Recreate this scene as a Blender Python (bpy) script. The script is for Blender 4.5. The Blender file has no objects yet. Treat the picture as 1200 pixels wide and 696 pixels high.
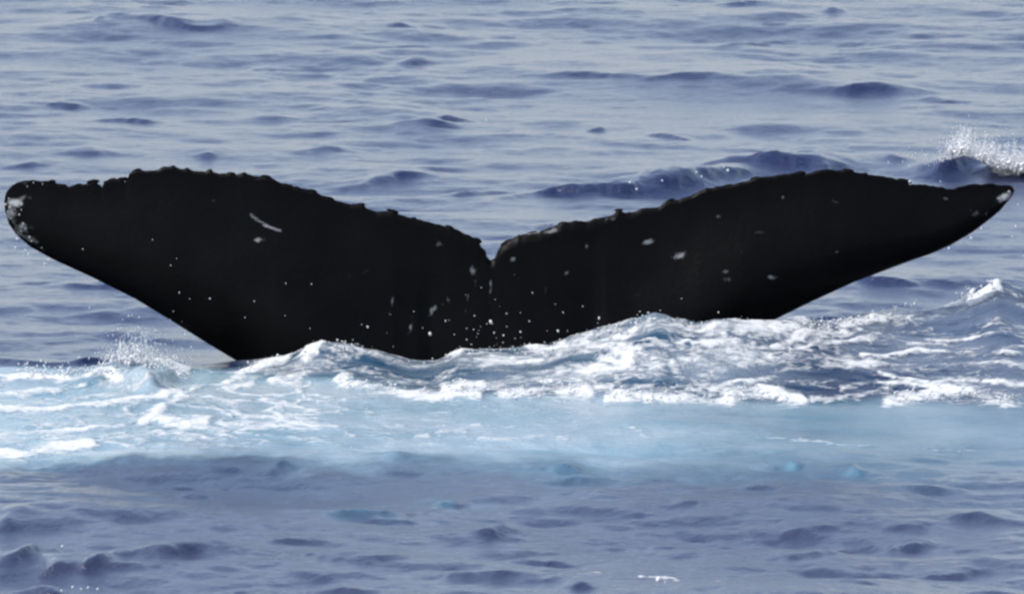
import bpy, math, random
import numpy as np
from mathutils import Vector

random.seed(7)
RNG = np.random.default_rng(11)
R = math.radians
SC = bpy.context.scene
COL = SC.collection

# ------------------------------------------------------------------ camera
DIST = 90.0                    # metres from the lens to the fluke
PXM = 0.004                    # metres per photo pixel at that distance
FPX = DIST / PXM               # focal length in photo pixels
DEP_O = R(6.4)                # depression of the point where the fluke meets the sea
TILT = DEP_O - math.atan(80 / FPX)
CAM = np.array([0.0, -DIST * math.cos(DEP_O), DIST * math.sin(DEP_O)])
FWD = np.array([0.0, math.cos(TILT), -math.sin(TILT)])
UPV = np.array([0.0, math.sin(TILT), math.cos(TILT)])
cd = bpy.data.cameras.new('camera')
cam = bpy.data.objects.new('camera', cd)
COL.objects.link(cam)
cam.location = CAM
cam.rotation_euler = (math.pi / 2 - TILT, 0, 0)
cd.sensor_width = 36.0
cd.lens = 36.0 * FPX / 1200.0
cd.clip_start = 0.5
cd.clip_end = 20000
SC.camera = cam

# ------------------------------------------------------------------ light
SUN_EL, SUN_AZ = R(60), R(-104)          # azimuth from +Y (behind the fluke), negative = left
world = bpy.data.worlds.new('World')
SC.world = world
world.use_nodes = True
wn = world.node_tree
sky = wn.nodes.new('ShaderNodeTexSky')
sky.sky_type = 'NISHITA'
sky.sun_disc = False
sky.sun_elevation = SUN_EL
sky.sun_rotation = SUN_AZ
sky.air_density = 1.0
sky.dust_density = 1.3
sky.ozone_density = 0.6
bg = wn.nodes['Background']
bg.inputs['Strength'].default_value = 0.15
tint = wn.nodes.new('ShaderNodeMix'); tint.data_type = 'RGBA'; tint.blend_type = 'MULTIPLY'
tint.inputs['Factor'].default_value = 1.0
tint.inputs[7].default_value = (1.13, 1.0, 0.915, 1)      # colour balance on the sky: slightly warmer, less blue
wn.links.new(sky.outputs[0], tint.inputs[6])
wn.links.new(tint.outputs[2], bg.inputs['Color'])
sd = bpy.data.lights.new('sun', 'SUN')
sd.energy = 2.0
sd.angle = R(0.5)
sd.color = (1.0, 0.965, 0.91)
sun = bpy.data.objects.new('sun', sd)
COL.objects.link(sun)
sdir = Vector((math.sin(SUN_AZ) * math.cos(SUN_EL), math.cos(SUN_AZ) * math.cos(SUN_EL), math.sin(SUN_EL)))
sun.rotation_euler = sdir.to_track_quat('Z', 'Y').to_euler()
sun.location = sdir * 50
SC.view_settings.view_transform = 'Standard'
SC.view_settings.look = 'None'
SC.view_settings.exposure = 1.24
SC.view_settings.gamma = 1.0
SC.render.engine = 'CYCLES'
SC.cycles.pixel_filter_type = 'BLACKMAN_HARRIS'
SC.cycles.filter_width = 2.6


# ------------------------------------------------------------------ geometry helpers
def ray(u, v):
    d = FWD * FPX + np.array([1.0, 0, 0]) * (u - 600.0) - UPV * (v - 348.0)
    return d / np.linalg.norm(d)


def at(u, v, Y):
    """the place at depth Y that the photo shows at pixel u, v"""
    d = ray(u, v)
    t = (Y - CAM[1]) / d[1]
    return CAM + d * t


def sea_y(v):
    d = ray(600, v)
    return CAM[1] - CAM[2] / d[2] * d[1]


def smooth(a, b, x):
    t = np.clip((x - a) / (b - a), 0, 1)
    return t * t * (3 - 2 * t)


def gnoise(x, y, seed=0):
    """2-D gradient noise, about -1..1"""
    xi = np.floor(x); yi = np.floor(y)
    fx = x - xi; fy = y - yi
    xi = xi.astype(np.int64); yi = yi.astype(np.int64)

    def g(ix, iy, dx, dy):
        h = (ix * 374761393 + iy * 668265263 + seed * 1442695041) & 0xFFFFFFFF
        h = ((h ^ (h >> 13)) * 1274126177) & 0xFFFFFFFF
        a = ((h ^ (h >> 16)) & 0xFFFF) * (2 * math.pi / 65536)
        return np.cos(a) * dx + np.sin(a) * dy
    ux = fx * fx * fx * (fx * (fx * 6 - 15) + 10)
    uy = fy * fy * fy * (fy * (fy * 6 - 15) + 10)
    a = g(xi, yi, fx, fy); b = g(xi + 1, yi, fx - 1, fy)
    c = g(xi, yi + 1, fx, fy - 1); d = g(xi + 1, yi + 1, fx - 1, fy - 1)
    return ((a + (b - a) * ux) * (1 - uy) + (c + (d - c) * ux) * uy) * 1.5


def fbm(x, y, seed=0, octaves=4, gain=0.5):
    s = 0; a = 1.0; t = 0
    for o in range(octaves):
        s = s + a * gnoise(x * 2 ** o + 17.3 * o, y * 2 ** o - 9.1 * o, seed + o)
        t += a; a *= gain
    return s / t


def mesh_obj(name, verts, quads, mat, parent=None, smooth_shade=True):
    me = bpy.data.meshes.new(name)
    verts = np.asarray(verts, dtype=np.float32); quads = np.asarray(quads, dtype=np.int32)
    k = quads.shape[1]; n = len(quads)
    me.vertices.add(len(verts)); me.vertices.foreach_set('co', verts.ravel())
    me.loops.add(n * k); me.loops.foreach_set('vertex_index', quads.ravel())
    me.polygons.add(n)
    me.polygons.foreach_set('loop_start', np.arange(0, n * k, k, dtype=np.int32))
    me.polygons.foreach_set('loop_total', np.full(n, k, dtype=np.int32))
    me.polygons.foreach_set('use_smooth', np.full(n, smooth_shade, dtype=bool))
    me.update(calc_edges=True)
    me.validate()
    me.materials.append(mat)
    o = bpy.data.objects.new(name, me)
    COL.objects.link(o)
    if parent:
        o.parent = parent
    return o


def add_attr(o, name, vals):
    a = o.data.attributes.new(name, 'FLOAT', 'POINT')
    a.data.foreach_set('value', np.asarray(vals, dtype=np.float32).ravel())


def tag(o, label, cat=None, group=None, kind=None):
    o['label'] = label
    if cat: o['category'] = cat
    if group: o['group'] = group
    if kind: o['kind'] = kind
    return o


# ------------------------------------------------------------------ materials
def new_mat(name):
    m = bpy.data.materials.new(name)
    m.use_nodes = True
    return m, m.node_tree.nodes, m.node_tree.links, m.node_tree.nodes['Principled BSDF']


def math_node(N, L, op, a, b=None, c=None, clamp=False):
    n = N.new('ShaderNodeMath'); n.operation = op; n.use_clamp = clamp
    for i, s in enumerate((a, b, c)):
        if s is None: continue
        if isinstance(s, (int, float)): n.inputs[i].default_value = s
        else: L.new(s, n.inputs[i])
    return n.outputs[0]


def water_material():
    m, N, L, P = new_mat('sea_water')
    co = N.new('ShaderNodeNewGeometry').outputs['Position']
    foam = N.new('ShaderNodeAttribute'); foam.attribute_name = 'foam'
    aer = N.new('ShaderNodeAttribute'); aer.attribute_name = 'aeration'

    def noise(scale, detail, rough=0.55, dist=0.0):
        n = N.new('ShaderNodeTexNoise'); n.noise_dimensions = '3D'
        n.inputs['Scale'].default_value = scale; n.inputs['Detail'].default_value = detail
        n.inputs['Roughness'].default_value = rough; n.inputs['Distortion'].default_value = dist
        L.new(co, n.inputs['Vector'])
        return n.outputs['Fac']
    # lacy break-up of the foam
    nf = noise(17.0, 8.0, 0.66, 0.8)
    nf2 = math_node(N, L, 'MULTIPLY_ADD', nf, 1.9, -0.95)
    d = math_node(N, L, 'ADD', foam.outputs['Fac'], nf2)
    mr = N.new('ShaderNodeMapRange'); mr.interpolation_type = 'SMOOTHSTEP'
    mr.inputs['From Min'].default_value = 0.28; mr.inputs['From Max'].default_value = 0.85
    L.new(d, mr.inputs['Value'])
    gate = N.new('ShaderNodeMapRange')
    gate.inputs['From Min'].default_value = 0.04; gate.inputs['From Max'].default_value = 0.2
    L.new(foam.outputs['Fac'], gate.inputs['Value'])
    ff = math_node(N, L, 'MULTIPLY', mr.outputs[0], gate.outputs[0], clamp=True)
    # body colour of the water: deep navy -> bubble-filled turquoise
    r1 = N.new('ShaderNodeValToRGB')
    e = r1.color_ramp.elements
    e[0].position = 0.0; e[0].color = (0.004, 0.009, 0.040, 1)
    e[1].position = 1.0; e[1].color = (0.23, 0.325, 0.365, 1)
    k = r1.color_ramp.elements.new(0.25); k.color = (0.014, 0.06, 0.10, 1)
    k = r1.color_ramp.elements.new(0.55); k.color = (0.07, 0.16, 0.21, 1)
    L.new(aer.outputs['Fac'], r1.inputs['Fac'])
    milk_lift = N.new('ShaderNodeAttribute'); milk_lift.attribute_name = 'milk_lift'
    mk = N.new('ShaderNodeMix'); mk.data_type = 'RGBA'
    L.new(milk_lift.outputs['Fac'], mk.inputs['Factor']); L.new(r1.outputs['Color'], mk.inputs[6])
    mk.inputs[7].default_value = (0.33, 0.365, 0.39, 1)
    mix = N.new('ShaderNodeMix'); mix.data_type = 'RGBA'
    L.new(ff, mix.inputs['Factor']); L.new(mk.outputs[2], mix.inputs[6])
    mix.inputs[7].default_value = (0.47, 0.49, 0.49, 1)
    L.new(mix.outputs[2], P.inputs['Base Color'])
    ro = math_node(N, L, 'MULTIPLY_ADD', ff, 0.5, 0.22)
    L.new(ro, P.inputs['Roughness'])
    P.inputs['IOR'].default_value = 1.333
    # ripples finer than the mesh
    mp = N.new('ShaderNodeMapping'); mp.inputs['Scale'].default_value = (1.0, 0.8, 1.0)
    L.new(co, mp.inputs['Vector'])
    nb = N.new('ShaderNodeTexNoise'); nb.inputs['Scale'].default_value = 15.0
    nb.inputs['Detail'].default_value = 5.0; nb.inputs['Roughness'].default_value = 0.62
    L.new(mp.outputs[0], nb.inputs['Vector'])
    fb = noise(60.0, 4.0, 0.7)
    nb2 = noise(46.0, 3.0, 0.6)
    nbs = math_node(N, L, 'MULTIPLY_ADD', nb2, 0.45, nb.outputs['Fac'])
    hb = math_node(N, L, 'MULTIPLY_ADD', math_node(N, L, 'MULTIPLY', ff, fb), 0.8, nbs)
    bp = N.new('ShaderNodeBump'); bp.inputs['Strength'].default_value = 1.0
    bp.inputs['Distance'].default_value = 0.013
    L.new(hb, bp.inputs['Height'])
    L.new(bp.outputs[0], P.inputs['Normal'])
    return m


def skin_material():
    m, N, L, P = new_mat('whale_skin')
    tc = N.new('ShaderNodeTexCoord').outputs['Object']
    sc = N.new('ShaderNodeAttribute'); sc.attribute_name = 'scar_glint'
    n1 = N.new('ShaderNodeTexNoise'); n1.inputs['Scale'].default_value = 28; n1.inputs['Detail'].default_value = 6
    L.new(tc, n1.inputs['Vector'])
    f = math_node(N, L, 'ADD', sc.outputs['Fac'], math_node(N, L, 'MULTIPLY_ADD', n1.outputs['Fac'], 1.2, -0.6))
    mr = N.new('ShaderNodeMapRange'); mr.inputs['From Min'].default_value = 0.2; mr.inputs['From Max'].default_value = 0.95
    L.new(f, mr.inputs['Value'])
    gate = math_node(N, L, 'MULTIPLY', mr.outputs[0], math_node(N, L, 'MULTIPLY', sc.outputs['Fac'], 4.0, clamp=True), clamp=True)
    n2 = N.new('ShaderNodeTexNoise'); n2.inputs['Scale'].default_value = 5; n2.inputs['Detail'].default_value = 8
    L.new(tc, n2.inputs['Vector'])
    rp = N.new('ShaderNodeValToRGB'); e = rp.color_ramp.elements
    e[0].position = 0.35; e[0].color = (0.0013, 0.0013, 0.0014, 1)
    e[1].position = 0.75; e[1].color = (0.0027, 0.0027, 0.0029, 1)
    L.new(n2.outputs['Fac'], rp.inputs['Fac'])
    mx = N.new('ShaderNodeMix'); mx.data_type = 'RGBA'
    L.new(gate, mx.inputs['Factor']); L.new(rp.outputs['Color'], mx.inputs[6])
    mx.inputs[7].default_value = (0.34, 0.36, 0.37, 1)
    L.new(mx.outputs[2], P.inputs['Base Color'])
    P.inputs['Roughness'].default_value = 0.42
    P.inputs['Specular IOR Level'].default_value = 0.045
    n3 = N.new('ShaderNodeTexNoise'); n3.inputs['Scale'].default_value = 40; n3.inputs['Detail'].default_value = 5
    L.new(tc, n3.inputs['Vector'])
    bp = N.new('ShaderNodeBump'); bp.inputs['Strength'].default_value = 0.5; bp.inputs['Distance'].default_value = 0.004
    L.new(n3.outputs['Fac'], bp.inputs['Height']); L.new(bp.outputs[0], P.inputs['Normal'])
    return m


def plain_material(name, color, rough, bump=0.0, scale=60, trans=0.0):
    m, N, L, P = new_mat(name)
    tc = N.new('ShaderNodeNewGeometry').outputs['Position']
    n = N.new('ShaderNodeTexNoise'); n.inputs['Scale'].default_value = scale; n.inputs['Detail'].default_value = 4
    L.new(tc, n.inputs['Vector'])
    rp = N.new('ShaderNodeValToRGB'); e = rp.color_ramp.elements
    e[0].position = 0.3; e[0].color = tuple(c * 0.8 for c in color) + (1,)
    e[1].position = 0.7; e[1].color = tuple(color) + (1,)
    L.new(n.outputs['Fac'], rp.inputs['Fac']); L.new(rp.outputs['Color'], P.inputs['Base Color'])
    P.inputs['Roughness'].default_value = rough
    P.inputs['Transmission Weight'].default_value = trans
    P.inputs['IOR'].default_value = 1.33
    if bump:
        bp = N.new('ShaderNodeBump'); bp.inputs['Distance'].default_value = bump
        L.new(n.outputs['Fac'], bp.inputs['Height']); L.new(bp.outputs[0], P.inputs['Normal'])
    return m


WATER = water_material()
SKIN = skin_material()
SPRAY = plain_material('spray_drops', (0.64, 0.66, 0.67), 0.3)
FOAM = plain_material('foam_froth', (0.56, 0.58, 0.58), 0.7, 0.004, 90)
BARNACLE = plain_material('barnacle_shell', (0.42, 0.42, 0.39), 0.8, 0.003, 120)

# ------------------------------------------------------------------ the sea
# the wash thrown up in front of the fluke: a long low mound
RU = [-400, 250, 290, 330, 358, 375, 400, 440, 480, 510, 540, 600, 640, 700, 770, 810, 860, 900, 960, 1030, 1080, 1120, 1168, 1200, 1300, 1700]
RV = [434, 434, 433, 425, 410, 405, 406, 414, 427, 427, 412, 412, 408, 390, 372, 382, 381, 383, 378, 374, 366, 355, 333, 341, 349, 410]
RY = [-.35, -.35, -.35, -.35, -.35, -.35, -.35, -.35, -.35, -.35, -.35, -.35, -.35, -.35, -.35, -.35, -.33, -.30, -.15, .1, .25, .35, .4, .45, .5, .5]
RB = [450, 450, 450, 450, 452, 453, 455, 462, 468, 470, 472, 472, 472, 472, 472, 472, 472, 472, 474, 475, 476, 477, 478, 478, 478, 470]


def to_x(u, y):
    t = (y - CAM[1])
    return (u - 600.0) / FPX * t / math.cos(TILT) * 1.0


RX = np.array([at(u, v, y)[0] for u, v, y in zip(RU, RV, RY)])
RZ = np.array([max(0.0, at(u, v, y)[2]) for u, v, y in zip(RU, RV, RY)])
RYB = np.array([sea_y(v) for v in RB])
RY = np.array(RY)

# (u, v of the crest's middle, half width px, height px, skew px along the crest)
BUMPS = [
    (205, 30, 85, 9, 8), (120, 27, 40, 7, 0), (475, 70, 26, 9, 0), (1020, 102, 50, 9, 2), (1108, 116, 38, 6, 2),
    (530, 136, 22, 6, 3), (505, 146, 35, 8, 2), (388, 172, 42, 9, -2), (35, 192, 34, 7, -3), (245, 183, 16, 5, 0),
    (800, 95, 60, 5, 0), (690, 90, 80, 6, 5), (880, 4, 30, 6, -2), (965, 12, 18, 6, 0), (880, 48, 40, 6, -5),
    (700, 148, 18, 6, -3), (780, 160, 20, 5, 3), (465, 208, 55, 8, -8), (560, 222, 45, 8, -5), (500, 195, 30, 4, 0),
    (100, 178, 25, 5, 0), (70, 118, 50, 6, 4), (150, 140, 40, 6, 0), (310, 75, 35, 5, 2), (460, 30, 30, 5, 0),
    (1124, 184, 40, 28, -4), (1200, 196, 50, 16, 0), (925, 182, 85, 24, -2), (815, 202, 80, 23, -22), (700, 214, 95, 20, -14), (1045, 186, 22, 6, 0),
    (1120, 402, 70, 12, 12), (1020, 418, 60, 8, 8), (930, 408, 50, 7, 6), (1035, 332, 48, 9, 0), (1115, 332, 32, 6, 0), (975, 368, 40, 8, 0),
    (40, 332, 45, 4, 0), (115, 333, 50, 5, -2), (20, 425, 60, 7, 0), (110, 420, 40, 12, 0), (152, 438, 32, 30, 2), (120, 440, 24, 16, 0), (186, 440, 20, 16, 0),
    (338, 541, 36, 12, -3), (465, 533, 32, 8, 0), (662, 545, 24, 12, 4), (425, 598, 62, 13, -2), (528, 588, 32, 8, -6),
    (565, 617, 46, 14, 0), (460, 608, 60, 6, -3), (740, 596, 45, 6, 0), (800, 592, 24, 8, 0), (1068, 628, 42, 14, -6),
    (1062, 614, 26, 6, 0), (1150, 606, 34, 8, 2), (970, 609, 70, 5, 0), (195, 640, 100, 19, 2), (150, 655, 60, 9, -3), (30, 645, 34, 17, -8),
    (62, 655, 34, 14, -8), (110, 650, 24, 16, -6), (395, 650, 70, 13, 10), (330, 634, 36, 8, 0), (45, 685, 60, 12, 2),
    (565, 677, 85, 10, 5), (690, 690, 14, 10, 0), (1010, 688, 50, 7, 4), (940, 648, 40, 5, 0), (1120, 660, 60, 7, -6),
    (760, 636, 70, 6, 0), (230, 575, 50, 6, 3), (90, 562, 40, 8, 0), (210, 560, 55, 6, -3), (900, 545, 16, 6, 0),
    (930, 543, 14, 5, 0), (1000, 550, 20, 9, 3), (900, 575, 40, 7, 0), (1080, 575, 40, 5, 0), (15, 620, 20, 8, 0),
    (860, 625, 30, 5, 4), (640, 655, 45, 6, 2), (1160, 695, 60, 8, 0), (850, 690, 40, 7, 0), (410, 685, 50, 8, 0),
    (280, 690, 60, 7, 4), (690, 560, 30, 5, 0), (590, 570, 40, 5, 0),
]


def base_height(x, y):
    """the smooth large shapes: mound of wash plus single waves"""
    x, y = np.broadcast_arrays(np.atleast_1d(np.asarray(x, float)), np.atleast_1d(np.asarray(y, float)))
    yc = np.interp(x, RX, RY); zc = np.interp(x, RX, RZ); yb = np.interp(x, RX, RYB)
    t = np.clip((yc - y) / (yc - yb), 0, 2)
    front = np.clip(1 - t, 0, 1) ** 1.25
    back = np.exp(-(np.maximum(y - yc, 0) / 0.45) ** 2)
    z = np.array(zc * np.where(y < yc, front, back))
    wx_ = x + 0.12 * fbm(x * 2.6, y * 1.5, 201, 3); wy_ = y + 0.30 * fbm(x * 2.2, y * 1.2, 207, 4)
    rip = 1 + 0.28 * fbm(x * 4.2, y * 2.6, 211, 4)
    for u, v, hw, hp, sk in BUMPS:
        yy = sea_y(v + hp * 0.6)
        d = (yy - CAM[1])
        s = d / FPX
        x0 = (u - 600) * s; A = hp * s * 0.85; w = hw * s
        k = np.abs(x - x0) < 2.6 * w
        k &= np.abs(y - yy) < 3.0
        if not k.any(): continue
        xx = wx_[k] - x0
        ysh = -(sk * s / math.sin(TILT + 0.01)) * 0.5 * (xx / w)
        f = wy_[k] - yy - ysh
        wf = 0.035 + A * 0.95; wb = 0.12 + A * 3.2
        prof = np.where(f < 0, np.exp(-(f / wf) ** 2), np.exp(-(f / wb) ** 2))
        z[k] = z[k] + A * rip[k] * np.exp(-(xx / (w * 0.85)) ** 2) * prof
    return z


def sea_point(u, v):
    """first place on the large shapes of the sea that the photo shows at pixel u, v"""
    d = ray(u, v)
    ys = np.linspace(-11, 24, 3200)
    t = (ys - CAM[1]) / d[1]
    xs = CAM[0] + d[0] * t; zs = CAM[2] + d[2] * t
    h = base_height(xs, ys)
    hit = np.nonzero(zs <= h)[0]
    i = hit[0] if len(hit) else len(ys) - 1
    return np.array([xs[i], ys[i], h[i]])


def wave_tile(L_, N_, kmin, kmax, power, seed, wind, spread):
    rng = np.random.default_rng(seed)
    k1 = np.fft.fftfreq(N_, L_ / N_) * 2 * math.pi
    kx, ky = np.meshgrid(k1, k1)
    k = np.hypot(kx, ky); k[0, 0] = 1
    ang = np.arctan2(ky, kx) - wind
    dirw = np.abs(np.cos(ang)) ** spread + 0.03
    S = np.exp(-(kmin / k) ** 2) * np.exp(-(k / kmax) ** 2) * k ** (-power) * dirw
    S[0, 0] = 0
    h = (rng.normal(size=k.shape) + 1j * rng.normal(size=k.shape)) * np.sqrt(S)
    z = np.real(np.fft.ifft2(h)); dx = np.real(np.fft.ifft2(-1j * kx / k * h)); dy = np.real(np.fft.ifft2(-1j * ky / k * h))
    sl = np.real(np.fft.ifft2(1j * ky * h)); sx = np.real(np.fft.ifft2(1j * kx * h))
    n = math.sqrt((sl ** 2).mean() + (sx ** 2).mean())
    return z / n, dx / n, dy / n


def sample(tile, L_, x, y):
    N_ = tile.shape[0]
    fx = (x / L_ * N_) % N_; fy = (y / L_ * N_) % N_
    i = np.floor(fx).astype(np.int64) % N_; j = np.floor(fy).astype(np.int64) % N_
    a = fx - np.floor(fx); b = fy - np.floor(fy)
    i2 = (i + 1) % N_; j2 = (j + 1) % N_
    return (tile[j, i] * (1 - a) + tile[j, i2] * a) * (1 - b) + (tile[j2, i] * (1 - a) + tile[j2, i2] * a) * b


def axis(segments, far, growth):
    pts = [segments[0][0]]
    for a, b, st in segments:
        n = max(1, round((b - a) / st))
        pts += list(np.linspace(a, b, n + 1)[1:])
    st = segments[-1][2]; p = pts[-1]
    while p < far:
        st *= growth; p += st; pts.append(p)
    st = segments[0][2]; p = pts[0]; pre = []
    while p > -far:
        st *= growth; p -= st; pre.append(p)
    return np.array(pre[::-1] + pts)


gx = axis([(-10, -5.5, .07), (-5.5, -3.1, .03), (-3.1, -2.5, .012), (-2.5, 2.5, .0095), (2.5, 3.1, .012), (3.1, 5.5, .03), (5.5, 10, .07)], 6000, 1.3)
gy = axis([(-15, -10.5, .08), (-10.5, -3.6, .024), (-3.6, 1.2, .016), (1.2, 9, .031), (9, 21, .043), (21, 28, .09)], 6000, 1.3)
X, Y = np.meshgrid(gx, gy)
inner = smooth(13, 8.5, np.abs(X)) * smooth(-18, -13, Y) * smooth(31, 23, Y)

# foam laid down in streaks and patches: (photo points, half thickness px, strength)
STROKES = [
    ([(0, 441), (60, 443), (110, 438), (140, 443)], 4, .85), ([(0, 480), (60, 483), (100, 475), (160, 470), (215, 458)], 3, .9),
    ([(0, 462), (40, 460), (75, 457)], 4, .65), ([(165, 495), (185, 482), (215, 462)], 6, .85),
    ([(185, 490), (215, 501), (240, 497)], 6, .8), ([(0, 510), (60, 508), (130, 502)], 2.2, .75),
    ([(-10, 531), (50, 528), (105, 520)], 5.5, 1.05), ([(105, 520), (150, 512), (200, 507)], 3, .6),
    ([(215, 500), (250, 505), (300, 500)], 4, .7), ([(235, 470), (270, 487)], 2, .65), ([(265, 475), (290, 473)], 4, .7),
    ([(270, 501), (330, 498), (390, 500)], 5, .75), ([(360, 486), (400, 481)], 3, .65), ([(405, 510), (415, 512)], 3, .8),
    ([(488, 514), (505, 511)], 2.4, .6), ([(515, 508), (532, 505), (545, 507)], 3.2, .65), ([(548, 502), (566, 499)], 2, .5), ([(525, 514), (545, 512)], 2, .45), ([(560, 515), (610, 514), (665, 512)], 2.6, .7), ([(460, 497), (475, 500)], 2, .6),
    ([(730, 503), (760, 512)], 2, .5), ([(270, 445), (292, 436), (312, 426), (335, 420)], 6, 1.0), ([(325, 447), (352, 447)], 6, .9),
    ([(100, 455), (160, 450), (230, 452)], 2.5, .5), ([(300, 470), (330, 462)], 2, .4),
    ([(358, 412), (375, 405), (400, 404), (420, 408)], 6, 1.05), ([(350, 428), (400, 421), (440, 416)], 4, .7),
    ([(395, 453), (440, 457), (470, 461), (520, 466), (560, 466)], 5, .95), ([(520, 456), (560, 453), (610, 460), (690, 462)], 7, 1.0),
    ([(505, 420), (540, 411), (580, 409), (640, 412)], 7, 1.0), ([(640, 412), (700, 414), (760, 420), (800, 410)], 8, .9),
    ([(650, 400), (700, 386), (740, 374), (775, 367)], 6, .7), ([(690, 398), (740, 396), (780, 385)], 7, .6),
    ([(775, 369), (800, 380), (830, 395), (870, 390), (920, 386), (965, 380)], 9, .9), ([(855, 376), (900, 380), (940, 376)], 6, .8),
    ([(600, 445), (700, 440), (800, 430), (870, 415), (950, 405)], 5, .55), ([(700, 455), (780, 455), (830, 450)], 6, .7),
    ([(715, 470), (760, 468), (800, 466), (860, 469)], 4.5, .85), ([(850, 467), (880, 463), (905, 461), (938, 469)], 7, 1.05),
    ([(1040, 473), (1070, 466), (1100, 459), (1150, 468), (1195, 471)], 7, .95), ([(950, 466), (1000, 465), (1040, 457)], 4, .65),
    ([(930, 398), (980, 385), (1030, 370), (1085, 364)], 5, 1.0), ([(960, 410), (1010, 398), (1060, 385), (1075, 368)], 4, .8),
    ([(1113, 356), (1140, 351), (1172, 339)], 4, 1.0), ([(1010, 422), (1070, 413), (1130, 415), (1195, 418)], 3, .8),
    ([(1060, 405), (1110, 403), (1170, 412), (1210, 405)], 2.2, .65), ([(870, 432), (950, 425), (1005, 425)], 4, .6),
    ([(1150, 380), (1210, 388)], 3, .75), ([(1070, 385), (1100, 383)], 3, .7), ([(1090, 440), (1160, 445)], 4, .55),
    ([(1040, 430), (1100, 436)], 4, .5), ([(882, 513), (915, 515)], 1.6, .45), ([(925, 517), (960, 518)], 1.8, .45), ([(975, 522), (1030, 528)], 1.5, .4), ([(1080, 525), (1140, 530)], 1.8, .4),
    ([(935, 515), (975, 522)], 2, .6), ([(640, 683), (680, 684), (712, 681)], 1.3, .6), ([(752, 682), (770, 681), (790, 684)], 2.6, .85),
    ([(800, 690), (845, 692)], 1.4, .5), ([(190, 425), (205, 430), (222, 436)], 4, .8), ([(135, 425), (150, 435)], 3, .4),
    ([(1165, 196), (1190, 198), (1230, 199)], 4, .8), ([(640, 441), (720, 433), (800, 417), (880, 405)], 4, .8), ([(870, 416), (960, 396), (1012, 388)], 3.5, .85),
    ([(830, 456), (900, 441), (960, 432), (1040, 428)], 4, .8), ([(700, 428), (780, 424), (850, 410)], 4, .8), ([(1030, 441), (1110, 447), (1200, 452)], 3.5, .75), ([(990, 455), (1060, 448), (1110, 452)], 3, .7), ([(900, 420), (980, 404), (1050, 393), (1090, 388)], 2.4, .8), ([(1085, 400), (1130, 394), (1210, 399)], 2, .75), ([(1130, 372), (1170, 378), (1215, 390)], 2.2, .7), ([(1010, 432), (1080, 426), (1150, 430), (1210, 436)], 2.4, .75),
    ([(600, 425), (680, 424), (740, 428)], 4, .7), ([(1075, 372), (1100, 362), (1120, 352)], 3, .6), ([(625, 268), (645, 266)], 2, .4),
]

Hs = base_height(X, Y)
# where the water is full of bubbles: between the wash and the front edge of the slick
eu = np.array([-300, 0, 200, 400, 600, 800, 1000, 1200, 1500])
ev = [538, 536, 534, 535, 538, 540, 542, 546, 550]
ex = np.array([(u - 600) * PXM for u in eu]); ey = np.array([sea_y(v) for v in ev])
front_y = np.interp(X, ex, ey) + 0.85 * fbm(X * 1.5, Y * 0.7, 31, 5, 0.6)
soft = np.interp(X, ex, [.35, .4, .6, .9, 1.2, 1.4, 1.6, 1.6, 1.6])
amt = np.interp(X, ex, [.50, .56, .72, .86, .82, .62, .40, .27, .22])
bk = np.interp(X, [(u - 600) * PXM for u in (-300, 250, 330, 420, 560, 800, 1300)], [sea_y(v) for v in (436, 438, 446, 454, 466, 468, 474)])
aer = smooth(front_y - soft, front_y + soft * 0.6, Y) * (1 - smooth(-0.15, 0.2, Y - bk + 0.25 * fbm(X * 2.5, Y * 2, 5, 3)))
aer = aer * amt * (0.86 + 0.4 * fbm(X * 1.4, Y * 0.8, 77, 4))
mound = np.interp(X, RX, RZ)
wash = smooth(-0.15, 0.25, Y - bk + 0.2 * fbm(X * 3, Y * 2, 5, 3)) * smooth(0.55, 0.1, Y - np.interp(X, RX, RY)) * smooth(-1.36, -1.15, X)
peak = np.exp(-((X + 1.78) / 0.22) ** 2 - ((Y + 0.35) / 0.55) ** 2)
onm = smooth(0.05, 0.12, Hs) * smooth(-2.0, -1.4, Y) * (1 - smooth(0.7, 1.2, Y)) * smooth(-1.2, -.9, X)
aer = np.clip(aer * (1 - 0.8 * wash) * (1 - 0.8 * peak) + 0.16 * wash * (1 - 0.7 * smooth(0.9, 1.6, X)), 0, 1)
aer = np.maximum(aer, 0.10 * smooth(-7.5, -3.0, Y) * (1 - smooth(-2.0, -1.0, Y)) * np.clip(0.8 + 0.8 * fbm(X * 1.2, Y * .8, 191, 3), 0, 1.3))  # thin bubble tint carried forward, its colour also lightening the fluke's dark reflection
onm = np.maximum(onm, 0.9 * wash)
streaky = fbm(X * 1.4 - Y * 0.9, Y * 4.2 + X * 1.1, 171, 5, 0.6)
right = smooth(0.9, 1.6, X)
milk_lift = wash * np.clip(0.27 + 0.8 * streaky, 0, 0.8) * (1 - 0.6 * right) + (1 - wash) * np.clip(aer, 0, 1) * np.clip(0.58 + 1.0 * fbm(X * 1.8, Y * 1.3, 181, 6, .62), 0, .9) * (1 - 0.2 * right)
# scattered bubble clouds left in front of the slick
for u, v, ru, rv, a in [(662, 548, 40, 10, .22), (530, 590, 40, 7, .36), (425, 600, 70, 10, .2), (930, 545, 14, 5, .45), (1002, 551, 26, 7, .3),
                        (640, 528, 40, 6, .35), (870, 533, 40, 8, .25), (230, 525, 60, 8, .4), (720, 560, 60, 10, .12)]:
    c = sea_point(u, v); ry = rv * PXM / math.sin(DEP_O)
    aer = np.maximum(aer, a * np.clip(0.55 + 1.3 * fbm(X * 7, Y * 4, 133, 3), 0.1, 1.1) * np.exp(-((X - c[0]) / (ru * PXM)) ** 2 - ((Y - c[1]) / ry) ** 2))

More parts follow.
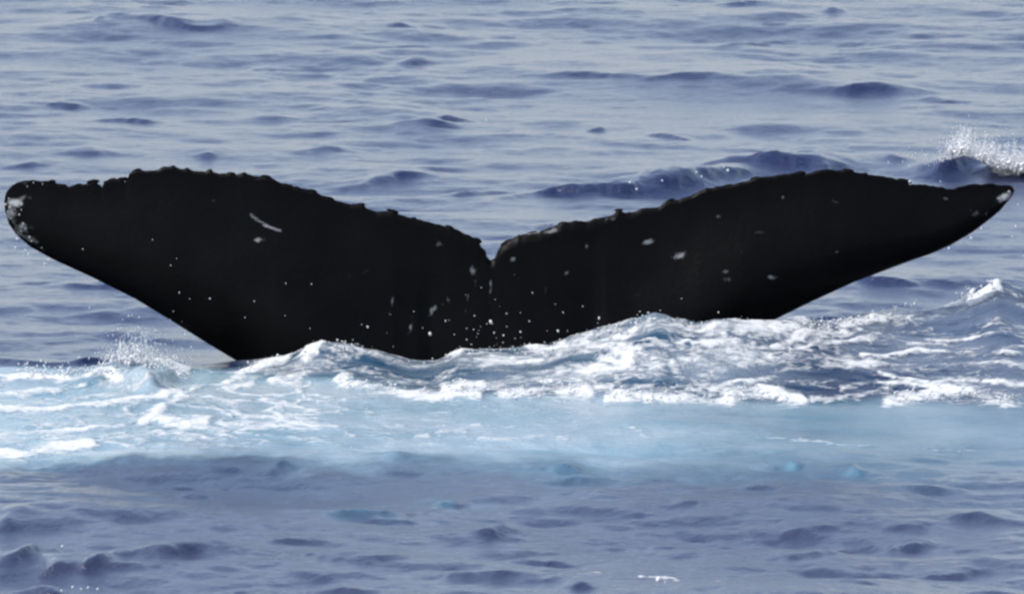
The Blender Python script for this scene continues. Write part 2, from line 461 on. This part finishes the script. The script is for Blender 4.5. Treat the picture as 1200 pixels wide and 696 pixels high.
for u, v, ru, rv in [(930, 545, 18, 7), (1002, 551, 24, 7), (662, 548, 40, 9), (640, 528, 34, 6), (600, 495, 60, 8)]:
    c = sea_point(u, v)
    milk_lift = milk_lift * (1 - 0.8 * np.exp(-((X - c[0]) / (ru * PXM)) ** 2 - ((Y - c[1]) * math.sin(DEP_O) / (rv * PXM)) ** 2))
milk_lift = np.maximum(milk_lift, 0.040 * (1 - smooth(-2.0, -1.0, Y)) * smooth(-2.0, -4.0, Y) * np.clip(0.9 + 0.7 * fbm(X * .8, Y * .5, 193, 3), .3, 1.5))  # faint pale grey painted over the foreground water to lift its brightness
foam = np.zeros_like(X)
for pts, wpx, strength in STROKES:
    w3 = [sea_point(u, v) for u, v in pts]
    ctr = np.mean(w3, axis=0)
    ky = []
    for p in w3:                               # how much depth one photo pixel of thickness covers here
        dh = (base_height(p[0], p[1] - .03) - base_height(p[0], p[1] - .15)) / 0.12
        ky.append(math.sin(DEP_O) + max(0.0, min(1.2, float(dh[0]))) * 0.97)
    ky = float(np.mean(ky))
    s = (ctr[1] - CAM[1]) / FPX
    wd = wpx * s
    xs = [p[0] for p in w3]; ys_ = [p[1] for p in w3]
    k = (X > min(xs) - 4 * wd) & (X < max(xs) + 4 * wd) & (Y > min(ys_) - 4 * wd / ky) & (Y < max(ys_) + 4 * wd / ky)
    px, py = X[k], Y[k]
    px = px + 0.05 * fbm(px * 3, py * 3, 3, 3); py = py + (0.10 + 0.6 * wd / ky) * fbm(px * 4.5, py * 2.5, 9, 3)
    best = np.full(px.shape, 1e9)
    for a, b in zip(w3[:-1], w3[1:]):
        ax, ay = a[0], a[1] * ky; bx, by = b[0], b[1] * ky
        dx, dy = bx - ax, by - ay
        tt = np.clip(((px - ax) * dx + (py * ky - ay) * dy) / (dx * dx + dy * dy + 1e-9), 0, 1)
        best = np.minimum(best, np.hypot(px - ax - tt * dx, py * ky - ay - tt * dy))
    mod = np.clip((0.88 + 0.14 * smooth(-1, -1.4, X[k])) + 0.75 * fbm(X[k] * 3.3, Y[k] * 2.2, 140, 3), 0.25, 1.15)
    foam[k] = np.maximum(foam[k], strength * mod * np.exp(-(best / (wd * 1.25)) ** 2))
# thin general froth on the mound and threads on the slick
lace = 1 - np.abs(fbm(X * 3.2 + 0.4 * fbm(X * 2, Y * 2, 4, 2), Y * 2.0, 55, 4)) * 3.0
foam = np.maximum(foam, onm * (1 - 0.35 * smooth(1.1, 1.7, X)) * np.maximum(np.clip(0.31 + 1.05 * streaky, 0, 0.9), 0.62 * smooth(0.35, 0.95, 1 - 3.2 * np.abs(fbm(X * 1.7 - Y * 0.6, Y * 3.6 + X * 0.9, 173, 5, .6)))))
slick = np.clip(aer * 1.3, 0, 1) * smooth(-4.0, -3.0, Y) * (1 - onm)
foam = np.maximum(foam, slick * smooth(0.35, 0.95, lace) * (0.36 * smooth(1.8, -0.4, X) + 0.38 * smooth(-0.5, -1.2, X)))
# open dark water between the bands of foam
for u, v, ru, rv, a in [(490, 436, 55, 11, .95), (435, 425, 40, 5, .5), (640, 434, 50, 5, .8), (560, 440, 50, 5, .6), (960, 441, 60, 7, .8), (880, 436, 40, 6, .6), (1115, 378, 50, 9, .9), (1050, 388, 40, 4, .5),
                        (1150, 400, 60, 6, .7), (1090, 425, 70, 5, .7), (740, 452, 30, 4, .6), (680, 388, 40, 4, .4), (1190, 365, 40, 14, .8), (1170, 440, 40, 5, .5)]:
    c = sea_point(u, v)
    g_ = a * np.exp(-((X - c[0] + .04 * fbm(X * 6, Y * 6, 8, 2)) / (ru * PXM)) ** 2 - ((Y - c[1] + .1 * streaky) / (rv * PXM / 0.34)) ** 2)
    foam = foam * (1 - g_); milk_lift = milk_lift * (1 - 0.75 * g_)
foam = np.clip(foam, 0, 1.1)

# wind waves
t1 = wave_tile(23.0, 1024, 2.6, 45.0, 4.3, 3, R(80), 2.0)
t2 = wave_tile(5.3, 512, 10.0, 110.0, 4.0, 8, R(60), 1.2)
calm = 1 - 0.60 * np.clip(aer * 1.25, 0, 1) * (1 - onm)
gust = np.clip(0.8 + 0.9 * fbm(X * 0.8, Y * 0.45, 90, 4), 0.35, 2.0)
gust = np.maximum(gust, smooth(-2.6, -3.6, Y) * np.clip(1.25 + 0.8 * fbm(X * 1.1, Y * .6, 95, 3), 0.9, 1.9))
A1 = 0.070 * calm * gust * inner
calm = calm * (1 - 0.55 * wash * right)
A1 = A1 * (1 - 0.55 * wash * right)
A2 = 0.07 * (0.35 + 0.65 * calm) * gust * inner * (1 - 0.4 * wash * right)
Z = Hs.copy()
DX = np.zeros_like(X); DY = np.zeros_like(X)
for tile, L_, A in ((t1, 23.0, A1), (t2, 5.3, A2)):
    xr, yr = X, Y
    Z += A * sample(tile[0], L_, xr, yr)
    DX += A * sample(tile[1], L_, xr, yr); DY += A * sample(tile[2], L_, xr, yr)
# broken, lumpy wash
lump = fbm(X * 3.2 - Y, Y * 4 + X, 41, 5, 0.55)
ridge = 1 - 2 * np.abs(fbm(X * 2.6 - 0.8 * Y, Y * 2.4, 47, 4))
onm_r = onm * (1 - 0.8 * smooth(1.1, 1.7, X))
Z += onm_r * (0.10 * np.clip(mound, .06, .22) * lump + 0.05 * np.clip(mound, 0, .22) * (ridge - 0.5))
Z += np.clip(foam, 0, 1) * (0.012 + 0.013 * fbm(X * 9, Y * 9, 61, 4, 0.65)) * inner
V = np.stack([X + DX * 0.9, Y + DY * 0.9, Z], -1).reshape(-1, 3)
ny, nx = X.shape
idx = np.arange(ny * nx).reshape(ny, nx)
Q = np.stack([idx[:-1, :-1], idx[:-1, 1:], idx[1:, 1:], idx[1:, :-1]], -1).reshape(-1, 4)
sea = mesh_obj('sea', V, Q, WATER)
add_attr(sea, 'foam', foam); add_attr(sea, 'aeration', aer); add_attr(sea, 'milk_lift', milk_lift)
tag(sea, 'choppy grey blue open sea with turquoise slick and white foam', kind='structure')

# ------------------------------------------------------------------ the whale's tail
TOP = [(5, 236), (5.6, 231), (7.5, 225), (14, 217.5), (22, 213), (37, 211), (50, 212.2), (61, 212), (67, 215.5), (77, 215.3), (80, 218.3), (92, 216), (105, 215),
       (109, 212), (114, 214), (120, 219.5), (122, 212.5), (130, 210), (142, 209.5), (146, 213), (149.5, 209), (152, 203), (160, 200),
       (172, 199.8), (185, 199), (192, 196), (202, 195), (212, 197.5), (219, 197), (227, 200.5), (240, 201), (246, 198), (251, 202.5),
       (264, 204), (271, 202), (277, 204.3), (286, 202.5), (294, 205), (300, 207.5), (312, 207), (325, 212.5), (340, 217), (352, 220),
       (366, 222.5), (377, 229), (387, 231), (400, 237.5), (410, 239.5), (424, 239), (430, 244.5), (442, 248), (460, 247), (470, 252.5),
       (485, 256), (500, 259), (512, 263), (527, 265.5), (537, 269.5), (550, 276), (560, 281), (564, 289), (569, 293), (571, 301),
       (575, 305), (580, 302), (583, 294), (587, 288), (594, 283), (608, 275), (623, 273), (643, 267), (658, 261), (672, 258.5), (687, 260),
       (702, 254.5), (713, 253.5), (720, 250), (725, 245), (731, 249), (738, 250), (751, 245), (772, 243), (780, 236), (785, 234), (795, 234.5),
       (812, 228), (827, 221), (853, 216.5), (871, 213.5), (885, 208), (900, 206.5), (925, 203), (937, 201.5), (942, 204), (957, 201),
       (972, 198), (985, 201), (994, 199), (1007, 203), (1014, 202.5), (1020, 205), (1035, 206), (1042, 209.5), (1060, 210.5), (1066, 216),
       (1085, 216), (1092, 219), (1102, 219), (1115, 222), (1125, 219), (1140, 216), (1160, 215.5), (1170, 217), (1182, 217), (1186, 218.5), (1189, 223)]
BOT = [(5, 236), (5.6, 246), (10, 262), (19, 275), (35, 289), (62, 304), (75, 310), (108, 325), (158, 350), (201, 376), (244, 403), (286, 428),
       (330, 456), (400, 505), (460, 570), (490, 680), (505, 840), (600, 842), (695, 840), (710, 660), (760, 540), (820, 440), (880, 388), (905, 376), (950, 354), (1000, 331),
       (1070, 304.5), (1090, 298), (1115, 287), (1140, 272), (1160, 257), (1172, 247), (1182, 235), (1187, 229), (1189, 223)]
tu, tv = np.array(TOP, float).T; bu, bv = np.array(BOT).T
us = np.unique(np.concatenate([5 + 8 * np.linspace(0, 1, 12) ** 2, np.arange(13, 1182, 2.4), tu, 1189 - 8 * np.linspace(0, 1, 12) ** 2]))
us = us[np.concatenate([[True], np.diff(us) > 0.12])]
_g = np.arange(0, 1196, 1.0)
_k = np.exp(-(np.arange(-40, 41) / 16.0) ** 2); _k /= _k.sum()
TOP_SMOOTH = np.convolve(np.pad(np.interp(_g, tu, tv), 40, mode='edge'), _k, mode='valid')
NV = 112
vv = np.concatenate([0.5 - 0.5 * np.cos(np.linspace(0, math.pi, NV))])


def fluke_grid():
    rows_f, rows_b, scar_glint = [], [], []
    for u in us:
        a = np.interp(u, tu, tv); b = np.interp(u, bu, bv)
        # a little fine raggedness on the trailing edge
        a = a + 1.0 * float(gnoise(np.array(u * 0.17), np.array(0.5), 71)) * smooth(8, 40, u) * smooth(1188, 1150, u)
        w_ = smooth(10, 60, u) * smooth(1186, 1140, u)
        a0 = float(a * (1 - w_) + np.interp(u, _g, TOP_SMOOTH) * w_)
        tip = min(1.0, min(u - 5, 1189 - u) / 320.0)
        h = max(b - a0, 0.0)
        tm = 0.012 + 0.13 * tip ** 0.9
        tm = min(tm, 0.30 * h * PXM + 0.0005)
        if True:
            tm += 0.14 * math.exp(-((u - 600) / 75.0) ** 2)
        rf, rb, sc = [], [], []
        for v in vv:
            px = b + (a0 - b) * v + (a - a0) * smooth(0.80, 1.0, v)
            depth = 0.16 * ((u - 600) / 600.0) ** 2 + 0.10 * (428 - px) / 220.0
            # thick round leading edge, thin trailing edge
            prof = math.sqrt(max(0.0, 1 - (1 - min(v / 0.38, 1.0)) ** 2)) * (1 - smooth(0.3, 1.0, v) * 0.88) * math.sqrt(max(0.0, min(1.0, (1 - v) / 0.02)))
            t = tm * prof
            rf.append(at(u, px, depth - t)); rb.append(at(u, px, depth + t))
            sc.append((u, px))
        rows_f.append(rf); rows_b.append(rb); scar_glint.append(sc)
    return np.array(rows_f), np.array(rows_b), np.array(scar_glint)


F, B, SP = fluke_grid()
nu = len(us)
# ring of each column: front 0..NV-1, back NV-2..1
ring = np.concatenate([F, B[:, -2:0:-1]], axis=1)
spr = np.concatenate([SP, SP[:, -2:0:-1] + 5000], axis=1)
m_ = ring.shape[1]
ii = np.arange(nu * m_).reshape(nu, m_)
qa = ii[:-1]; qb = ii[1:]
QF = np.stack([qa, qb, np.roll(qb, -1, 1), np.roll(qa, -1, 1)], -1).reshape(-1, 4)
# pale scars, scrapes, worn tips, plus wet streaks and glints painted as colour (u, v, ru, rv, angle deg, strength)
SCARS_GLINTS = [(18, 238, 8, 5, 10, .9), (28, 232, 8, 4, 0, .3), (14, 250, 7, 10, 0, .45), (28, 268, 8, 10, -30, .45), (24, 276, 10, 5, 30, .4), (40, 285, 12, 5, 35, .35),
         (34, 215, 16, 4, 0, .18), (296, 254, 9, 1.9, 40, .5), (305, 260, 8, 1.9, 34, .55), (313, 264.5, 8, 2.0, 26, .65), (322, 268, 9, 2.2, 18, .8), (302, 281, 6, 2.5, 0, .45), (797, 300, 7, 3, -12, .6), (905, 325, 10, 2.5, 0, .5),
         (553, 316, 4, 7, 0, .45), (665, 318, 5, 2, -10, .5), (688, 289, 2, 3.5, 0, .3), (758, 284, 7, 3, -10, .45), (850, 318, 5, 3, 0, .45),
         (853, 326, 6, 3, 0, .35), (842, 254, 3, 2, 0, .3), (918, 231, 3, 2, 20, .3), (867, 290, 6, 4, 0, .25), (715, 257, 8, 4, 0, .3),
         (645, 271, 10, 3, -10, .55), (628, 272, 12, 1.8, -8, .5), (1178, 231, 11, 4.5, -20, .75), (1110, 233, 8, 2, 10, .2), (1143, 250, 9, 5, 30, .3),
         (1155, 252, 6, 4, 0, .3), (980, 295, 7, 5, 0, .3), (481, 385, 2.2, 12, 12, .5), (514, 358, 13, 2.2, -30, .42), (505, 368, 2, 8, 20, .42),
         (513, 287, 12, 3, -10, .22), (600, 303, 5, 4, 0, .35), (560, 330, 6, 8, 30, .2), (980, 240, 10, 10, 0, .12), (575, 330, 1.6, 22, 4, .3), (548, 350, 1.5, 18, 8, .3), (460, 350, 1.5, 22, 10, .22), (640, 345, 1.5, 20, -6, .22),
         (250, 235, 30, 3, 15, .14), (420, 320, 30, 3, -20, .13), (740, 340, 24, 3, 10, .13), (900, 270, 26, 3, -14, .12), (180, 290, 26, 4, 30, .10)]
PU = spr[..., 0].ravel(); PV = spr[..., 1].ravel()
scar_glint = np.zeros_like(PU)
for u, v, ru, rv, an, s in SCARS_GLINTS:
    c, s_ = math.cos(R(an)), math.sin(R(an))
    dx = PU - u; dy = PV - v
    a = (dx * c + dy * s_) / ru; b = (-dx * s_ + dy * c) / rv
    scar_glint = np.maximum(scar_glint, s * np.exp(-(a * a + b * b)))
whale = mesh_obj('humpback_whale', ring.reshape(-1, 3), QF, SKIN)
add_attr(whale, 'scar_glint', scar_glint)
tag(whale, 'black whale tail fluke with notched ragged edge standing out of white wash', 'whale')


def barnacle_mesh():
    vs, fs = [], []
    n = 8
    prof = [(1.0, 0.0), (0.8, .45), (0.52, .75), (0.36, .72), (0.28, .35)]
    for r, z in prof:
        for k in range(n):
            a = 2 * math.pi * k / n
            rr = r * (1 + 0.12 * (k % 2))
            vs.append((rr * math.cos(a), -z, rr * math.sin(a)))
    for i in range(len(prof) - 1):
        for k in range(n):
            fs.append((i * n + k, i * n + (k + 1) % n, (i + 1) * n + (k + 1) % n, (i + 1) * n + k))
    o = mesh_obj('barnacle', vs, fs, BARNACLE, None, False)
    return o


def front_point(u, v):
    i = int(np.argmin(np.abs(us - u)))
    j = int(np.argmin(np.abs(SP[i, :, 1] - v)))
    return F[i, j]


proto = None
spots = [(10, 233), (14, 238), (17, 241), (21, 236), (24, 240), (12, 243), (19, 246), (26, 246), (23, 252), (27, 262), (30, 268),
         (26, 271), (34, 278), (38, 283), (48, 290), (1183, 225), (1179, 229), (1174, 231), (1170, 233), (1177, 234), (40, 214), (50, 216), (33, 219),
         (7, 240), (9, 249), (13, 256)]
for n, (u, v) in enumerate(spots):
    p = front_point(u, v)
    if proto is None:
        o = proto = barnacle_mesh()
    else:
        o = bpy.data.objects.new('barnacle', proto.data); COL.objects.link(o)
    o.parent = whale
    s = random.uniform(.003, .0065)
    o.scale = (s, s * .8, s); o.location = (p[0], p[1] + .001, p[2])
    o.rotation_euler = (random.uniform(-.3, .3), random.uniform(0, 3), random.uniform(-.4, .4))

# knobs along the ragged trailing edge, each a low ridge of skin
knob0 = None
for u in [61, 92, 109, 130, 142, 160, 192, 203, 219, 246, 271, 286, 300, 312, 340, 366, 387, 424, 460, 485, 527, 560, 594, 623, 658, 687, 725, 738, 785, 812, 853, 885, 900, 937, 957, 985, 994, 1014, 1042, 1060, 1092, 1125, 1160]:
    i = int(np.argmin(np.abs(us - u)))
    p = (F[i, -2] + B[i, -2]) / 2
    if knob0 is None:
        kv, kf = [], []
        for a in range(6):
            for b in range(8):
                th = math.pi * a / 5; ph = 2 * math.pi * b / 8
                kv.append((math.sin(th) * math.cos(ph), math.sin(th) * math.sin(ph), math.cos(th) * (1 + .1 * math.cos(3 * ph))))
        kf = [(a * 8 + b, a * 8 + (b + 1) % 8, (a + 1) * 8 + (b + 1) % 8, (a + 1) * 8 + b) for a in range(5) for b in range(8)]
        o = knob0 = mesh_obj('skin_knob', kv, kf, SKIN)
    else:
        o = bpy.data.objects.new('skin_knob', knob0.data); COL.objects.link(o)
    o.parent = whale
    o.location = (p[0], p[1], p[2] - .0045)
    k_ = random.uniform(.7, 1.25)
    o.scale = (.020 * k_ * random.uniform(.7, 1.6), .008, .0085 * k_)
    sl_ = (np.interp(u + 10, _g, TOP_SMOOTH) - np.interp(u - 10, _g, TOP_SMOOTH)) / 20
    o.rotation_euler = (0, math.atan(sl_) + random.uniform(-.12, .12), 0)

# ------------------------------------------------------------------ spray and froth
PHI = (1 + 5 ** .5) / 2
ICO_V = np.array([(-1, PHI, 0), (1, PHI, 0), (-1, -PHI, 0), (1, -PHI, 0), (0, -1, PHI), (0, 1, PHI), (0, -1, -PHI), (0, 1, -PHI),
                  (PHI, 0, -1), (PHI, 0, 1), (-PHI, 0, -1), (-PHI, 0, 1)]) / math.sqrt(1 + PHI * PHI)
ICO_F = np.array([(0, 11, 5), (0, 5, 1), (0, 1, 7), (0, 7, 10), (0, 10, 11), (1, 5, 9), (5, 11, 4), (11, 10, 2), (10, 7, 6), (7, 1, 8),
                  (3, 9, 4), (3, 4, 2), (3, 2, 6), (3, 6, 8), (3, 8, 9), (4, 9, 5), (2, 4, 11), (6, 2, 10), (8, 6, 7), (9, 8, 1)])


def drops(name, items, mat, label, cat=None):
    """items: (position, radius, stretch, direction) -> one mesh of small drops"""
    vs, fs = [], []
    for i, (p, r, st, dr) in enumerate(items):
        d = np.asarray(dr, float); d = d / (np.linalg.norm(d) + 1e-9)
        w = ICO_V * r * (1 + 0.25 * RNG.uniform(-1, 1, (12, 1)))
        w = w + np.outer(w @ d, d) * (st - 1)
        vs.append(w + np.asarray(p)); fs.append(ICO_F + 12 * i)
    o = mesh_obj(name, np.concatenate(vs), np.concatenate(fs), mat)
    tag(o, label, cat, kind='stuff')
    return o


def jet(items, u, v, Yd, height, lean, n, r0, spread=.012):
    """a ragged finger of thrown water"""
    p0 = at(u, v, Yd)
    for k in range(n):
        t = random.random() ** 1.1
        x = p0[0] + lean * t * height + random.gauss(0, spread * (0.6 + 1.2 * t))
        z = p0[2] + t * height + random.gauss(0, .006)
        y = p0[1] + random.gauss(0, .05)
        r = r0 * (1.15 - t) * random.uniform(.4, 1.1)
        items.append(((x, y, z), max(r, .0014), random.uniform(1.5, 4.8), (lean, 0, 1)))


# plume off the wave crest at the right
it = []
Yr = sea_y(206)


def crest_v(u):
    return float(np.interp(u, [1085, 1100, 1130, 1150, 1168, 1200, 1260], [194, 188, 179, 186, 194, 199, 200]))


for n in range(46):
    u = random.choice([1122, 1130, 1132, 1150, 1160, 1162, 1172, 1184, 1190, 1192, 1200, 1212, 1225]) + random.gauss(0, 5)
    h = random.uniform(.05, .16) * (0.7 if u < 1120 else 1.0)
    jet(it, u, crest_v(u) - (3 if u < 1140 else -1), Yr, h, random.uniform(-.2, .35), 26 if u < 1140 else 46, random.uniform(.003, .0065), .007)
for k in range(5200):
    u = random.gauss(1186, 36) if k % 4 else random.gauss(1132, 14)
    v = crest_v(u) + 3 - abs(random.gauss(0, 13)) * (0.6 + 0.5 * math.sin(u * .35) ** 2)
    it.append((at(u, v, Yr + random.gauss(0, .1)), random.uniform(.0008, .0022), random.uniform(1.5, 5), (random.gauss(.15, .35), 0, 1)))
for k in range(240):
    u = random.gauss(1185, 26)
    it.append((at(u, crest_v(u) - abs(random.gauss(0, 5)) + 2, Yr + random.gauss(0, .08)), random.uniform(.004, .012), random.uniform(1, 2), (random.gauss(.2, .5), 0, 1)))
drops('sea_spray', it, SPRAY, 'white plume of spray thrown up off a dark wave crest at the right edge', 'spray')

# spray over the small peak at the left
it = []
Yl = sea_y(443)
for u, v, h, r0 in [(122, 432, .06, .006), (132, 430, .10, .008), (140, 428, .13, .009), (148, 430, .15, .010), (156, 428, .17, .010), (160, 430, .16, .008),
                    (168, 432, .11, .008), (176, 434, .09, .008), (186, 436, .07, .009), (195, 436, .08, .010), (204, 438, .06, .010), (212, 440, .04, .009)]:
    jet(it, u, v, Yl, h, random.uniform(-.2, .25), 56, r0 * .62, .012)
for k in range(600):
    u = random.gauss(164, 24); v = 440 - abs(random.gauss(0, 24))
    it.append((at(u, v, Yl + random.gauss(0, .1)), random.uniform(.0009, .0028), random.uniform(1, 3), (random.gauss(0, .5), 0, 1)))
for k in range(120):
    u = random.uniform(30, 120); v = 442 - abs(random.gauss(0, 7))
    it.append((at(u, v, Yl + random.gauss(0, .1)), random.uniform(.001, .0045), random.uniform(1, 3), (random.gauss(0, .5), 0, 1)))
drops('sea_spray', it, SPRAY, 'glassy spray over a small peak of water below the left side of the fluke', 'spray')

# drops falling past the fluke, and white specks set on the waves
it = []
for u, v, r in [(431, 383, .008), (504, 391, .011), (575, 377, .013), (590, 393, .006), (579, 390, .006), (556, 370, .005), (522, 376, .005), (555, 386, .005), (547, 385, .004),
                (560, 391, .004), (547, 398, .005), (610, 389, .007), (654, 388, .010), (702, 373, .010), (842, 366, .006), (335, 332, .004), (365, 333, .004),
                (298, 353, .004), (287, 372, .004), (334, 370, .003), (179, 281, .004), (200, 311, .005), (97, 292, .004), (207, 303, .003), (246, 350, .006),
                (210, 343, .005), (738, 214, .009), (746, 222, .012), (776, 212, .008), (816, 202, .009), (822, 207, .008), (853, 200, .011), (848, 196, .008),
                (570, 141, .007), (1150, 268, .006), (1138, 279, .009), (1112, 291, .010), (1190, 265, .008), (1186, 277, .006), (1193, 240, .006), (1200, 300, .005),
                (20, 280, .008), (30, 293, .008), (18, 290, .006), (52, 309, .007), (33, 298, .007), (57, 304, .006), (1066, 213, .009), (1102, 213, .005),
                (100, 428, .005), (45, 643, .008), (73, 640, .008), (85, 688, .009), (95, 690, .007), (103, 688, .009), (114, 690, .007), (72, 692, .007), (771, 680, .022), (779, 684, .012), (762, 684, .01)]:
    if v < 225 and 700 < u < 900: Yd = sea_y(235)
    elif v > 600: Yd = sea_y(v + 6)
    elif v < 200: Yd = sea_y(v + 6)
    else: Yd = -0.32
    it.append((at(u, v, Yd), r * .55, random.uniform(1.1, 1.8), (random.gauss(0, .3), 0, 1)))
for k in range(60):
    u = random.gauss(560, 60) if k % 2 else random.uniform(60, 1100); v = random.gauss(380, 24)
    lo = np.interp(u, bu, bv)
    if v > min(lo, 420) or v < np.interp(u, tu, tv) + 25: continue
    it.append((at(u, v, -0.30 + random.gauss(0, .05)), random.uniform(.0008, .0024), random.uniform(1, 2), (0, 0, 1)))
drops('water_drops', it, SPRAY, 'scattered bright water drops falling in front of the black fluke and white specks on the waves', 'water drops')

# ragged froth along the crest and edges of the wash
it = []
for k in range(3600):
    u = random.uniform(340, 1040)
    v = float(np.interp(u, RU, RV)) + random.gauss(3, 3.2)
    dens = 0.25 + 0.75 * max(0, float(gnoise(np.array(u * .03), np.array(.3), 13)) + .3)
    if 425 < u < 520: dens *= .15
    if random.random() > dens: continue
    Yd = float(np.interp((u - 600) * PXM, RX, RY)) + random.gauss(-.02, .04)
    r = .0013 + .006 * random.random() ** 3
    it.append((at(u, v - abs(random.gauss(0, 1.5)) * (r < .004) * 2, Yd), r, random.uniform(1, 1.8), (random.gauss(0, 1), random.gauss(0, 1), random.gauss(0.5, .6))))
for a, b, w in [((520, 458), (700, 464), 5), ((400, 454), (530, 466), 3), ((715, 468), (860, 467), 4), ((855, 464), (935, 467), 5), ((1045, 466), (1190, 468), 6),
                ((1113, 354), (1172, 337), 3), ((20, 438), (140, 440), 3.5), ((290, 434), (340, 416), 4), ((930, 396), (1080, 362), 3)]:
    for k in range(int(1.2 * math.hypot(b[0] - a[0], b[1] - a[1]))):
        t = random.random()
        c = sea_point(a[0] + (b[0] - a[0]) * t, a[1] + (b[1] - a[1]) * t + random.gauss(0, w)) if k % 3 == 0 else c + np.array([random.gauss(0, .02), random.gauss(0, .02), 0])
        r = .0013 + .006 * random.random() ** 3
        it.append((c + np.array([0, 0, .012 + random.random() * .018]), r, random.uniform(1, 1.6), (random.gauss(0, 1), random.gauss(0, 1), random.gauss(0, .6))))
drops('sea_foam', it, FOAM, 'ragged white foam clumps along the crest of the wash below the fluke', 'foam')
